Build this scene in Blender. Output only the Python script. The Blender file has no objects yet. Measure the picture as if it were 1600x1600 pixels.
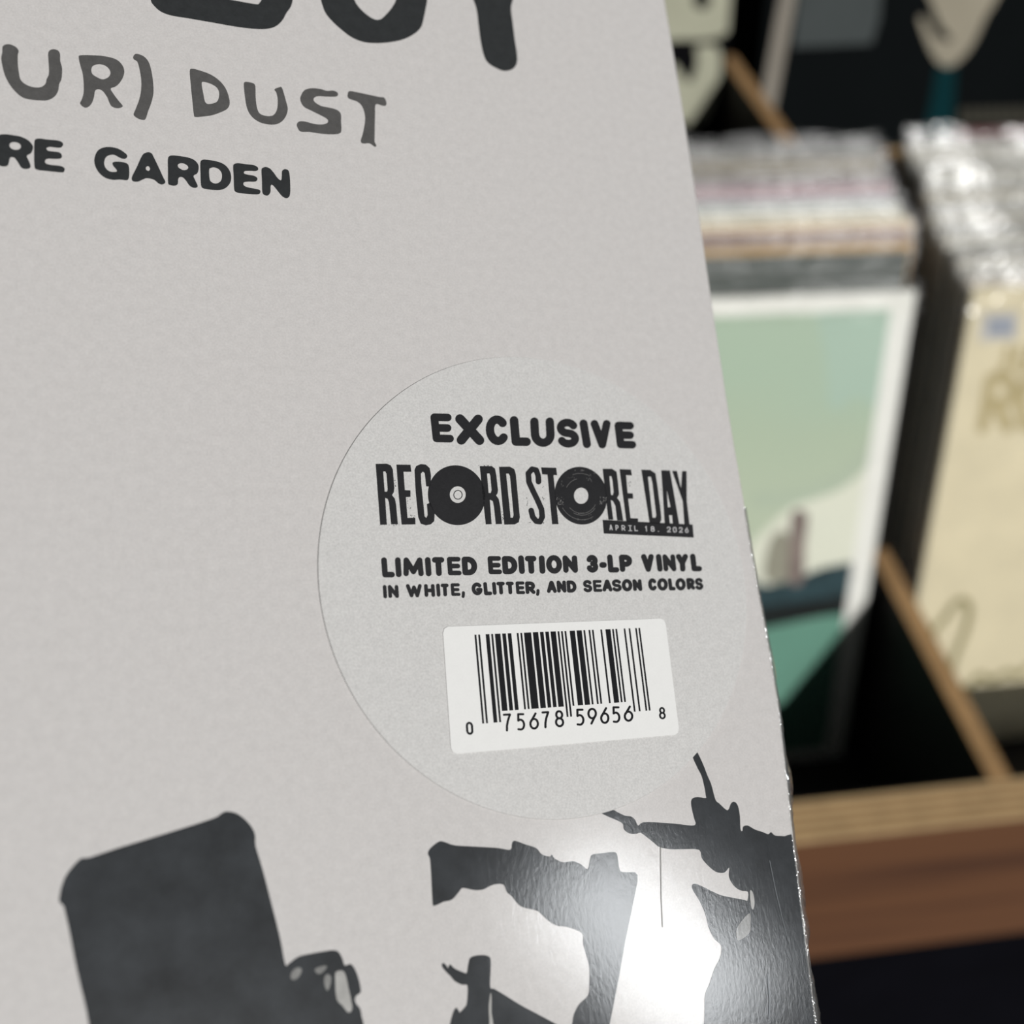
import bpy, bmesh, math, random
from mathutils import Vector, Matrix
from mathutils.geometry import tessellate_polygon, delaunay_2d_cdt

random.seed(7)
S = bpy.context.scene
COL = S.collection
MM = 0.001

# ------------------------------------------------------------------ camera
F = 1700.0                       # focal length in pixels of the 1600 px frame
CAM = Vector((0.0, 0.0, 1.36))   # metres
# rows: world X (along the bins), Y (into the bins), Z (up) in camera axes (right, down, forward)
M3 = Matrix(((0.9883484759, -0.0648097361, 0.1377206893),
             (-0.1438252977, -0.6937921242, 0.7056676074),
             (0.0498153981, -0.7172532235, -0.6950296681)))
cam_d = bpy.data.cameras.new('camera')
cam = bpy.data.objects.new('camera', cam_d)
COL.objects.link(cam)
cx, cy, cz = M3.col[0], M3.col[1], M3.col[2]
rot = Matrix((( cx[0], -cy[0], -cz[0]), (cx[1], -cy[1], -cz[1]), (cx[2], -cy[2], -cz[2])))
cam.matrix_world = Matrix.Translation(CAM) @ rot.to_4x4()
cam_d.sensor_width = 36.0
cam_d.lens = 36.0 * F / 1600.0
cam_d.clip_start = 0.01
cam_d.clip_end = 50
cam_d.dof.use_dof = True
cam_d.dof.focus_distance = 0.173
cam_d.dof.aperture_fstop = 9.8
S.camera = cam

# ------------------------------------------------------------------ light and exposure
S.view_settings.view_transform = 'Standard'
S.view_settings.look = 'None'
S.view_settings.gamma = 1.0
S.view_settings.exposure = 0.0
S.view_settings.use_curve_mapping = False
S.cycles.transparent_max_bounces = 40
S.cycles.use_denoising = True

w = bpy.data.worlds.new('shop_ambient')
S.world = w
w.use_nodes = True
bg = w.node_tree.nodes['Background']
bg.inputs[0].default_value = (0.93, 0.97, 1.0, 1)
bg.inputs[1].default_value = 0.06

def aim(o, direction):
    o.rotation_euler = Vector(direction).to_track_quat('-Z', 'Y').to_euler()

sun_d = bpy.data.lights.new('sun_through_assumed_front', 'SUN')  # the shop front is assumed and not built
sun_d.energy = 2.8
sun_d.angle = 0.01
sun_d.color = (1.0, 0.985, 0.965)
sun = bpy.data.objects.new('sun_through_assumed_front', sun_d)
COL.objects.link(sun)
SUNDIR = Vector((0.377, -0.755, 0.540)).normalized()   # towards the sun
sun.location = CAM + SUNDIR * 3
aim(sun, -SUNDIR)

glare_d = bpy.data.lights.new('assumed_glare_light', 'AREA')  # unseen window is assumed; light placed and sized for the sleeve's glare
glare_d.shape = 'RECTANGLE'
glare_d.size = 0.26
glare_d.size_y = 0.50
glare_d.energy = 8.5
glare_d.color = (0.95, 0.98, 1.0)
glare = bpy.data.objects.new('assumed_glare_light', glare_d)
COL.objects.link(glare)
GLAREDIR = Vector((0.712, -0.485, 0.508)).normalized()
glare.location = CAM + Vector((0.03, 0.1, -0.15)) + GLAREDIR * 2.6
aim(glare, -GLAREDIR)

# ------------------------------------------------------------------ helpers
def lin(c):
    return tuple(((v / 255) / 12.92 if v / 255 <= 0.04045 else ((v / 255 + 0.055) / 1.055) ** 2.4) for v in c)

def ray(x, y):
    return M3 @ Vector(((x - 800.0) / F, (y - 800.0) / F, 1.0))

def put(o, label=None, cat=None, group=None, kind=None):
    if label: o['label'] = label
    if cat: o['category'] = cat
    if group: o['group'] = group
    if kind: o['kind'] = kind
    return o

def empty(name, matrix=None):
    o = bpy.data.objects.new(name, None)
    o.empty_display_size = 0.02
    COL.objects.link(o)
    if matrix is not None:
        o.matrix_world = matrix
    return o

def link_mesh(name, verts, faces, mat, parent=None, smooth=False):
    me = bpy.data.meshes.new(name)
    me.from_pydata([tuple(v) for v in verts], [], faces)
    me.update()
    me.materials.append(mat)
    if smooth:
        for p in me.polygons: p.use_smooth = True
    o = bpy.data.objects.new(name, me)
    COL.objects.link(o)
    if parent is not None:
        o.parent = parent
    return o

def catmull(pts, n=4):
    out = []
    N = len(pts)
    for i in range(N):
        p0, p1, p2, p3 = (pts[(i + k - 1) % N] for k in range(4))
        for k in range(n):
            t = k / n
            out.append(tuple(0.5 * ((2 * p1[a]) + (-p0[a] + p2[a]) * t + (2 * p0[a] - 5 * p1[a] + 4 * p2[a] - p3[a]) * t * t
                                    + (-p0[a] + 3 * p1[a] - 3 * p2[a] + p3[a]) * t ** 3) for a in (0, 1)))
    return out

def zoom(x0, y0, s, pts):
    return [(x0 + s * p[0], y0 + s * p[1]) for p in pts]

def tri_poly(loops):
    """loops: outer + holes, 2D -> verts, tris"""
    vl = [[Vector((p[0], p[1], 0)) for p in l] for l in loops]
    flat = [p for l in loops for p in l]
    tris = tessellate_polygon(vl)
    return flat, [tuple(t) for t in tris]

def capsule(a, b, r, n=7):
    ax, ay = a; bx_, by_ = b
    ang = math.atan2(by_ - ay, bx_ - ax)
    pts = []
    for k in range(n + 1):
        t = ang + math.pi / 2 + math.pi * k / n
        pts.append((ax + r * math.cos(t), ay + r * math.sin(t)))
    for k in range(n + 1):
        t = ang - math.pi / 2 + math.pi * k / n
        pts.append((bx_ + r * math.cos(t), by_ + r * math.sin(t)))
    return pts

def stroke_union(polylines, r):
    vs, fs = [], []
    for pl in polylines:
        if len(pl) == 1: pl = [pl[0], (pl[0][0] + 0.01, pl[0][1])]
        for a, b in zip(pl[:-1], pl[1:]):
            if abs(a[0] - b[0]) + abs(a[1] - b[1]) < 1e-6: continue
            c = capsule(a, b, r)
            fs.append(list(range(len(vs), len(vs) + len(c))))
            vs += [Vector(p) for p in c]
    res = delaunay_2d_cdt(vs, [], fs, 1, 1e-5)
    faces = [tuple(f) for f, o in zip(res[2], res[5]) if len(o) > 0]
    return [tuple(v) for v in res[0]], faces

# stroke letters in a unit box, y down
def arc(cx_, cy_, rx, ry, a0, a1, n=12):
    return [(cx_ + rx * math.cos(math.radians(a0 + (a1 - a0) * k / n)), cy_ + ry * math.sin(math.radians(a0 + (a1 - a0) * k / n))) for k in range(n + 1)]
G = {
 'A': [[(0, 1), (.45, 0), (.55, 0), (1, 1)], [(.2, .68), (.8, .68)]],
 'C': [arc(.52, .5, .5, .5, -42, -318, 18)],
 'D': [[(0, 0), (0, 1)], [(0, 0), (.4, 0)] + arc(.4, .5, .6, .5, -90, 90, 14) + [(0, 1)]],
 'E': [[(1, 0), (0, 0), (0, 1), (1, 1)], [(0, .5), (.9, .5)]],
 'G': [arc(.5, .5, .5, .5, -45, -330, 18) + [(.97, .58), (.6, .58)]],
 'H': [[(0, 0), (0, 1)], [(1, 0), (1, 1)], [(0, .5), (1, .5)]],
 'I': [[(.5, 0), (.5, 1)]],
 'L': [[(0, 0), (0, 1), (1, 1)]],
 'M': [[(0, 1), (.05, 0), (.5, .85), (.95, 0), (1, 1)]],
 'N': [[(0, 1), (0, 0), (1, 1), (1, 0)]],
 'O': [arc(.5, .5, .5, .5, 0, 360, 24)],
 'P': [[(0, 1), (0, 0), (.5, 0)] + arc(.5, .29, .5, .29, -90, 90, 10) + [(0, .58)]],
 'R': [[(0, 1), (0, 0), (.5, 0)] + arc(.5, .29, .5, .29, -90, 90, 10) + [(0, .58)], [(.4, .58), (1, 1)]],
 'S': [arc(.5, .25, .48, .25, -25, -270, 14)[:-1] + arc(.5, .75, .5, .25, -90, 155, 14)],
 'T': [[(0, 0), (1, 0)], [(.5, 0), (.5, 1)]],
 'U': [[(0, 0), (0, .55)] + arc(.5, .6, .5, .4, 180, 0, 14) + [(1, .55), (1, 0)]],
 'V': [[(0, 0), (.5, 1), (1, 0)]],
 'W': [[(0, 0), (.26, 1), (.5, .15), (.74, 1), (1, 0)]],
 'X': [[(0, 0), (1, 1)], [(1, 0), (0, 1)]],
 'Y': [[(0, 0), (.5, .52), (1, 0)], [(.5, .52), (.5, 1)]],
 ',': [[(.6, 0), (.6, .45), (.25, 1)]],
 '.': [[(.5, 1)]],
 '-': [[(0, .5), (1, .5)]],
 '0': [arc(.5, .28, .5, .28, 180, 360, 10) + arc(.5, .72, .5, .28, 0, 180, 10) + [(0, .28)]],
 '1': [[(.1, .2), (.6, 0), (.6, 1)]],
 '2': [arc(.5, .3, .48, .3, 190, 390, 12) + [(0, 1), (1, 1)]],
 '3': [arc(.45, .25, .5, .25, 200, 440, 12) + arc(.45, .74, .53, .26, -80, 160, 12)],
 '5': [[(.9, 0), (.1, 0), (.08, .42)] + arc(.42, .68, .56, .32, -120, 100, 14) + [(.05, .98)]],
 '6': [[(.68, 0), (.12, .5)] + arc(.5, .68, .5, .32, 200, 560, 22)],
 '7': [[(0, 0), (1, 0), (.62, .4), (.45, .7), (.42, 1)]],
 '8': [arc(.5, .24, .42, .24, 90, 450, 18), arc(.5, .74, .5, .27, -90, 270, 20)],
 '9': [arc(.5, .32, .5, .32, 20, 380, 22) + [(.88, .5), (.4, 1)]],
}
def place_glyph(ch, x0, x1, y0, y1, r, lean=0.0, slope=0.0):
    """box in pixels (outer bounds), lean = x shift of the foot against the head, slope = rise of the baseline"""
    out = []
    for pl in G[ch]:
        q = []
        for (a, b) in pl:
            X = x0 + r + a * max(0.0, (x1 - x0 - 2 * r - abs(lean)))
            Y = y0 + r + b * (y1 - y0 - 2 * r)
            X += lean * b
            Y += slope * (X - x0)
            q.append((X, Y))
        out.append(q)
    return out

# ------------------------------------------------------------------ materials
def nodes_of(m):
    m.use_nodes = True
    nt = m.node_tree
    return nt, nt.nodes, nt.links, nt.nodes['Principled BSDF']

def texco(nt, scale=(1, 1, 1)):
    tc = nt.nodes.new('ShaderNodeTexCoord')
    mp = nt.nodes.new('ShaderNodeMapping')
    mp.inputs['Scale'].default_value = scale
    nt.links.new(tc.outputs['Object'], mp.inputs['Vector'])
    return mp.outputs['Vector']

def noise(nt, vec, scale, detail=3, rough=0.55):
    n = nt.nodes.new('ShaderNodeTexNoise')
    n.inputs['Scale'].default_value = scale
    n.inputs['Detail'].default_value = detail
    n.inputs['Roughness'].default_value = rough
    nt.links.new(vec, n.inputs['Vector'])
    return n.outputs['Fac']

def ramp(nt, fac, stops):
    r = nt.nodes.new('ShaderNodeValToRGB')
    el = r.color_ramp.elements
    while len(el) < len(stops): el.new(0.5)
    for e, (p, c) in zip(el, stops):
        e.position = p
        e.color = (*c, 1)
    nt.links.new(fac, r.inputs['Fac'])
    return r.outputs['Color']

def bump(nt, height, strength, dist):
    b = nt.nodes.new('ShaderNodeBump')
    b.inputs['Strength'].default_value = strength
    b.inputs['Distance'].default_value = dist
    nt.links.new(height, b.inputs['Height'])
    return b.outputs['Normal']

def mat_plain(name, rgb, rough=0.6, spec=0.3, var=0.06, scale=200.0, metal=0.0):
    m = bpy.data.materials.new(name)
    nt, N, L, p = nodes_of(m)
    c = lin(rgb)
    v = texco(nt)
    f = noise(nt, v, scale)
    col = ramp(nt, f, [(0.3, tuple(x * (1 - var) for x in c)), (0.7, tuple(min(1, x * (1 + var)) for x in c))])
    L.new(col, p.inputs['Base Color'])
    p.inputs['Roughness'].default_value = rough
    p.inputs['Specular IOR Level'].default_value = spec
    p.inputs['Metallic'].default_value = metal
    return m

def mat_print(name, rgb, var=0.035, coat=0.85, coat_rough=0.12, rough=0.55, spec=0.12, mottle=650.0, grain=3000.0, gvar=0.05, film=0.032):
    """printed card under a clear wrinkled shrink film: film is the coat"""
    m = bpy.data.materials.new(name)
    nt, N, L, p = nodes_of(m)
    c = lin(rgb)
    v = texco(nt)
    f1 = noise(nt, v, mottle, 4, 0.6)
    f2 = noise(nt, v, grain, 2, 0.6)
    tot = var + gvar
    mx = N.new('ShaderNodeMath'); mx.operation = 'MULTIPLY_ADD'
    m0 = N.new('ShaderNodeMath'); m0.operation = 'MULTIPLY'
    L.new(f1, m0.inputs[0]); m0.inputs[1].default_value = var / tot
    L.new(f2, mx.inputs[0]); mx.inputs[1].default_value = gvar / tot; L.new(m0.outputs[0], mx.inputs[2])
    k_ = 1.7 * tot
    col = ramp(nt, mx.outputs[0], [(0.2, tuple(max(0, x * (1 - k_)) for x in c)), (0.8, tuple(min(1, x * (1 + k_)) for x in c))])
    L.new(col, p.inputs['Base Color'])
    p.inputs['Roughness'].default_value = rough
    p.inputs['Specular IOR Level'].default_value = spec
    p.inputs['Coat Weight'].default_value = coat
    p.inputs['Coat Roughness'].default_value = coat_rough
    if film > 0:
        va = texco(nt, (1.0, 0.45, 1.0))
        fb = noise(nt, va, 1500.0, 5, 0.65)
        L.new(bump(nt, fb, film, 0.0004), p.inputs['Coat Normal'])
    return m

MAT = {}
MAT['card'] = mat_print('sleeve_card', (203, 200, 198))
MAT['ink'] = mat_print('black_print', (48, 50, 51), var=0.10)
MAT['ink_grey'] = mat_print('grey_print', (86, 85, 84), var=0.10)
MAT['ink_photo'] = mat_print('photo_black_print', (45, 48, 51), var=0.35, mottle=130.0)
MAT['ink_mid'] = mat_print('photo_grey_print', (128, 128, 126), var=0.25, mottle=260.0)
MAT['ink_light'] = mat_print('photo_light_print', (172, 171, 168), var=0.15, mottle=260.0)
MAT['sticker'] = mat_print('sticker_paper', (203, 202, 200), var=0.03, coat=0.35, coat_rough=0.30, mottle=700, grain=3200, gvar=0.085, film=0.06)
MAT['sticker_ink'] = mat_print('sticker_black_print', (34, 34, 36), var=0.10, coat=0.3, coat_rough=0.35, film=0.2)
MAT['label'] = mat_print('white_label_paper', (231, 231, 229), var=0.01, coat=0.05, gvar=0.012, film=0)
MAT['label_ink'] = mat_print('label_black_print', (20, 21, 24), var=0.1, coat=0.05, film=0)

def mat_film(name, milky=0.10, gloss=0.30, rough=0.12, wr_scale=120.0, wr=0.7, tint=(0.95, 0.95, 0.93)):
    m = bpy.data.materials.new(name)
    m.use_nodes = True
    nt = m.node_tree; N = nt.nodes; L = nt.links
    N.clear()
    out = N.new('ShaderNodeOutputMaterial')
    tr = N.new('ShaderNodeBsdfTransparent'); tr.inputs[0].default_value = (0.97, 0.97, 0.965, 1)
    df = N.new('ShaderNodeBsdfDiffuse'); df.inputs[0].default_value = (*tint, 1)
    gl = N.new('ShaderNodeBsdfGlossy'); gl.inputs[0].default_value = (1, 1, 1, 1); gl.inputs['Roughness'].default_value = rough
    v = texco(nt)
    f = noise(nt, v, wr_scale, 3, 0.6)
    nm = bump(nt, f, wr, 0.004)
    L.new(nm, gl.inputs['Normal'])
    fr = N.new('ShaderNodeFresnel'); fr.inputs[0].default_value = 1.5
    ma = N.new('ShaderNodeMath'); ma.operation = 'MULTIPLY_ADD'
    L.new(fr.outputs[0], ma.inputs[0]); ma.inputs[1].default_value = gloss; ma.inputs[2].default_value = gloss * 0.1
    m1 = N.new('ShaderNodeMixShader'); m1.inputs[0].default_value = milky
    L.new(tr.outputs[0], m1.inputs[1]); L.new(df.outputs[0], m1.inputs[2])
    m2 = N.new('ShaderNodeMixShader')
    L.new(ma.outputs[0], m2.inputs[0]); L.new(m1.outputs[0], m2.inputs[1]); L.new(gl.outputs[0], m2.inputs[2])
    L.new(m2.outputs[0], out.inputs[0])
    return m
MAT['film'] = mat_film('clear_plastic_film', milky=0.02, gloss=0.15, rough=0.2)
MAT['film_crumple'] = mat_film('crumpled_plastic_film', milky=0.05, gloss=0.33, rough=0.2, wr_scale=60.0, wr=1.0)
MAT['film_front'] = mat_film('flat_plastic_film', milky=0.01, gloss=0.3, rough=0.12, wr_scale=18.0, wr=0.1)
MAT['film_edge'] = mat_film('shrink_film_fold', milky=0.10, gloss=0.45, rough=0.16, wr_scale=500.0, wr=0.3)

def mat_ply_edge(name):
    m = bpy.data.materials.new(name)
    nt, N, L, p = nodes_of(m)
    tc = N.new('ShaderNodeTexCoord')
    mp = N.new('ShaderNodeMapping'); mp.inputs['Scale'].default_value = (1.2, 1.0, 1.0)
    L.new(tc.outputs['Object'], mp.inputs['Vector'])
    f = noise(nt, mp.outputs['Vector'], 60, 4, 0.6)
    col = ramp(nt, f, [(0.3, lin((176, 146, 104))), (0.7, lin((205, 178, 132)))])
    L.new(col, p.inputs['Base Color'])
    p.inputs['Roughness'].default_value = 0.6
    return m
MAT['ply_light'] = mat_plain('plywood_light_ply', (196, 168, 126), var=0.1, scale=90)
MAT['ply_dark'] = mat_plain('plywood_dark_ply', (158, 126, 88), var=0.1, scale=90)
MAT['ply_edge'] = mat_plain('divider_plywood_edge', (164, 130, 90), var=0.12, scale=90)

def mat_redwood(name):
    m = bpy.data.materials.new(name)
    nt, N, L, p = nodes_of(m)
    v = texco(nt, (1.2, 8.0, 26.0))
    f = noise(nt, v, 3.0, 5, 0.6)
    v2 = texco(nt, (0.6, 1.0, 9.0))
    f2 = noise(nt, v2, 2.0, 2, 0.5)
    ad = N.new('ShaderNodeMath'); ad.operation = 'ADD'; L.new(f, ad.inputs[0]); L.new(f2, ad.inputs[1])
    col = ramp(nt, ad.outputs[0], [(0.75, lin((80, 53, 40))), (1.0, lin((110, 75, 52))), ])
    L.new(col, p.inputs['Base Color'])
    p.inputs['Roughness'].default_value = 0.5
    p.inputs['Specular IOR Level'].default_value = 0.3
    return m
MAT['redwood'] = mat_redwood('red_brown_wood')
MAT['shaded_inside'] = mat_plain('shaded_inside_board', (24, 20, 19), var=0.2, scale=30)  # near-black colour carries the shade inside the bins
MAT['base_paint'] = mat_plain('black_navy_base', (11, 11, 17), var=0.2, scale=20, rough=0.9, spec=0.05)
MAT['floor'] = mat_plain('dark_shop_floor', (62, 58, 54), var=0.12, scale=6)

# ------------------------------------------------------------------ the sleeve held up to the camera
RS = ((0.9135641882, 0.0965395824, -0.3950703520), (0.0113083010, 0.9650123926, 0.2619603108), (0.4065373246, -0.2437851331, 0.8805090644))
P0c = Vector((6.007, 10.3463, 176.1711))      # sticker centre, camera axes, mm
RSm = Matrix(RS)
Hc, Vc, Fc = RSm.col[0], RSm.col[1], RSm.col[2]

def uv(x, y):
    d = Vector(((x - 800.0) / F, (y - 800.0) / F, 1.0))
    t = P0c.dot(Fc) / d.dot(Fc)
    q = d * t - P0c
    return q.dot(Hc), q.dot(Vc)

Hw, Uw, Nw = M3 @ Hc, -(M3 @ Vc), -(M3 @ Fc)
mat_sleeve = Matrix(((Hw[0], Uw[0], Nw[0], 0), (Hw[1], Uw[1], Nw[1], 0), (Hw[2], Uw[2], Nw[2], 0), (0, 0, 0, 1)))
mat_sleeve.translation = CAM + (M3 @ P0c) * MM

V_TOP, V_BOT, U_LEFT = -172.0, 143.0, -274.4
# put the Empty at the foot of the sleeve
foot = Vector(((U_LEFT + 40.6) / 2, -V_BOT, 0)) * MM
base_m = mat_sleeve @ Matrix.Translation(foot)
sleeve = empty('album_sleeve', base_m)
put(sleeve, 'shrink-wrapped pale grey album sleeve with black lettering and round sticker, held before the bins', 'album')

def loc(u, v, n):
    return (u * MM - foot[0], -v * MM - foot[1], n * MM)

edge_px = [(1040.6, 0), (1056, 90.6), (1070, 175), (1086, 281), (1101.5, 384), (1114, 470), (1134, 600), (1145, 670), (1160, 755),
           (1186, 912), (1203, 1000), (1219, 1097), (1231, 1200), (1242.5, 1307), (1260, 1450), (1277, 1587)]
edge_uv = [uv(*p) for p in edge_px]
edge_uv = [(edge_uv[0][0] - 0.6, V_TOP)] + edge_uv + [(edge_uv[-1][0] - 0.8, V_BOT)]
def edge_u(v):
    for (u0, v0), (u1, v1) in zip(edge_uv[:-1], edge_uv[1:]):
        if v0 <= v <= v1:
            return u0 + (u1 - u0) * (v - v0) / (v1 - v0)
    return edge_uv[0][0] if v < V_TOP else edge_uv[-1][0]

T_SLEEVE = 9.0
outline = [(U_LEFT, V_TOP)]
for k in range(61):
    v = V_TOP + (V_BOT - V_TOP) * k / 60
    outline.append((edge_u(v), v))
outline.append((U_LEFT, V_BOT))
def ring(inset, n):
    out = []
    for (u, v) in outline:
        uu = u + inset if u < -200 else u - inset
        vv = min(max(v, V_TOP + inset), V_BOT - inset)
        out.append(loc(uu, vv, n))
    return out
rings = [ring(0.7, 0), ring(0.35, -0.1), ring(0.1, -0.35), ring(0, -0.7), ring(0, -T_SLEEVE + 0.7), ring(0.3, -T_SLEEVE + 0.2), ring(0.7, -T_SLEEVE)]
K = len(outline)
vs = [p for r in rings for p in r]
fs = []
for a in range(len(rings) - 1):
    for k in range(K):
        k2 = (k + 1) % K
        fs.append((a * K + k, (a + 1) * K + k, (a + 1) * K + k2, a * K + k2))
fs.append(tuple(range(K)))
fs.append(tuple(reversed(range((len(rings) - 1) * K, len(rings) * K))))
cover = link_mesh('cover', vs, fs, MAT['card'], sleeve)
bm = bmesh.new(); bm.from_mesh(cover.data); bmesh.ops.recalc_face_normals(bm, faces=bm.faces); bm.to_mesh(cover.data); bm.free()

def flat_mesh(name, pieces, mat, parent, height, clip=False):
    """pieces: list of (verts px, faces); unprojected onto the sleeve"""
    V, Fc_ = [], []
    for pv, pf in pieces:
        o = len(V)
        for (x, y) in pv:
            u, v = uv(x, y)
            if clip: u = min(u, edge_u(v) - 0.55)
            V.append(loc(u, v, height))
        for f in pf:
            a, b, c = (Vector(V[o + f[0]]), Vector(V[o + f[1]]), Vector(V[o + f[2]]))
            n = (b - a).cross(c - a).z
            fc = tuple(o + i for i in f)
            Fc_.append(fc if n > 0 else tuple(reversed(fc)))
    ob = link_mesh(name, V, Fc_, mat, parent)
    return ob

def trace(x0, y0, s, outer, holes=(), smooth=True):
    loops = [outer] + list(holes)
    if smooth: loops = [catmull(l) for l in loops]
    loops = [zoom(x0, y0, s, l) for l in loops]
    return tri_poly(loops)

PRINT = 0.04
# --- big title letters running off the top of the frame
B = trace(230, 0, .1875, [(30, 0), (50, 40), (110, 95), (200, 130), (350, 155), (550, 190), (750, 225), (900, 242), (1010, 240), (1080, 215), (1130, 165), (1160, 110), (1195, 60), (1212, 0), (1215, -100), (1180, -200), (1120, -280), (1200, -380), (1230, -500), (1190, -620), (1080, -690), (850, -720), (500, -740), (200, -740), (60, -700), (10, -600), (10, -300), (20, -100)],
          [[(300, -65), (500, -32), (700, 0), (900, 35), (935, 25), (955, -20), (940, -140), (880, -220), (300, -240)], [(300, -340), (880, -340), (950, -420), (930, -520), (850, -560), (300, -590)]])
O = trace(490, 0, .2125, [(835, 0), (825, 60), (810, 130), (790, 200), (740, 250), (660, 290), (570, 310), (470, 318), (370, 310), (280, 275), (200, 215), (140, 160), (90, 100), (65, 40), (50, -20), (30, -150), (20, -300), (50, -450), (130, -580), (300, -650), (500, -660), (680, -610), (790, -500), (840, -350), (850, -150)],
          [[(300, 0), (330, 50), (380, 100), (440, 140), (490, 143), (540, 100), (580, 50), (605, 0), (630, -100), (630, -300), (560, -420), (440, -450), (310, -400), (260, -280), (265, -100)]])
Y = trace(490, 0, .2125, [(1465, 0), (1452, 70), (1465, 180), (1480, 300), (1495, 400), (1492, 470), (1460, 510), (1400, 522), (1340, 500), (1280, 460), (1250, 400), (1228, 300), (1212, 180), (1200, 80), (1175, 0), (1120, -120), (1020, -250), (930, -400), (900, -500), (960, -560), (1060, -520), (1150, -400), (1260, -280), (1330, -250), (1400, -300), (1480, -420), (1560, -520), (1660, -530), (1700, -460), (1640, -330), (1530, -180)])
for L_ in (B, O, Y):
    flat_mesh('title_letter', [L_], MAT['ink'], sleeve, PRINT)

# --- grey hand lettering
a = (0, 60, .1625)
hand = [
 trace(*a, [(25, 80), (60, 58), (110, 62), (160, 90), (180, 125), (172, 160), (172, 240), (182, 330), (200, 400), (250, 445), (320, 470), (390, 470), (435, 440), (450, 390), (470, 340), (468, 240), (463, 150), (480, 115), (520, 105), (560, 120), (578, 155), (580, 220), (597, 290), (592, 390), (570, 440), (558, 510), (520, 565), (460, 595), (390, 598), (300, 590), (220, 570), (150, 515), (90, 440), (45, 350), (20, 250), (12, 190), (22, 130)]),
 trace(*a, [(757, 185), (775, 163), (880, 163), (1000, 172), (1110, 200), (1170, 250), (1195, 310), (1185, 370), (1150, 430), (1110, 465), (1065, 485), (1095, 540), (1140, 600), (1180, 650), (1160, 668), (1120, 672), (1075, 655), (1050, 615), (1030, 565), (990, 510), (950, 490), (915, 505), (905, 560), (885, 620), (850, 660), (810, 665), (770, 628), (785, 590), (803, 530), (805, 440), (795, 340), (775, 270)],
       [[(878, 310), (890, 270), (940, 250), (1000, 258), (1045, 290), (1062, 335), (1040, 375), (985, 395), (925, 370), (890, 345)]]),
 trace(*a, [(1280, 180), (1300, 152), (1340, 155), (1390, 180), (1430, 230), (1455, 310), (1472, 420), (1475, 530), (1455, 620), (1425, 700), (1400, 775), (1370, 785), (1320, 768), (1285, 735), (1300, 690), (1335, 600), (1355, 510), (1358, 400), (1340, 290), (1320, 225), (1290, 205)])]
a = (280, 90, .2125)
hand += [
 trace(*a, [(78, 100), (95, 83), (150, 95), (230, 125), (295, 170), (340, 225), (365, 290), (370, 345), (350, 380), (300, 405), (240, 425), (170, 435), (118, 437), (108, 420), (98, 330), (85, 200)],
       [[(165, 190), (185, 180), (235, 195), (275, 220), (293, 255), (290, 300), (270, 330), (215, 342), (190, 325), (178, 270)]]),
 trace(*a, [(475, 200), (485, 180), (515, 182), (548, 192), (560, 215), (562, 290), (570, 360), (590, 410), (640, 430), (690, 425), (718, 385), (725, 320), (715, 260), (700, 235), (725, 222), (752, 218), (768, 260), (785, 320), (798, 380), (785, 430), (755, 470), (710, 492), (640, 490), (580, 470), (530, 430), (500, 375), (485, 300)]),
 trace(*a, [(890, 310), (900, 270), (925, 238), (975, 226), (1040, 232), (1085, 245), (1130, 243), (1160, 255), (1168, 275), (1150, 288), (1090, 288), (1020, 285), (990, 300), (995, 325), (1040, 355), (1110, 370), (1160, 385), (1188, 415), (1190, 470), (1192, 530), (1180, 558), (1120, 565), (1040, 560), (960, 548), (895, 545), (872, 520), (865, 490), (885, 470), (930, 472), (990, 488), (1050, 492), (1090, 480), (1090, 455), (1050, 430), (970, 390), (915, 360)]),
 trace(*a, [(1240, 265), (1255, 247), (1320, 258), (1400, 275), (1470, 290), (1505, 295), (1522, 325), (1520, 352), (1495, 355), (1445, 345), (1440, 420), (1438, 500), (1437, 580), (1437, 620), (1450, 650), (1435, 655), (1400, 632), (1350, 632), (1335, 612), (1350, 560), (1365, 480), (1365, 420), (1345, 360), (1310, 325), (1245, 300)])]
for L_ in hand:
    flat_mesh('subtitle_letter', [L_], MAT['ink_grey'], sleeve, PRINT)

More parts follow.
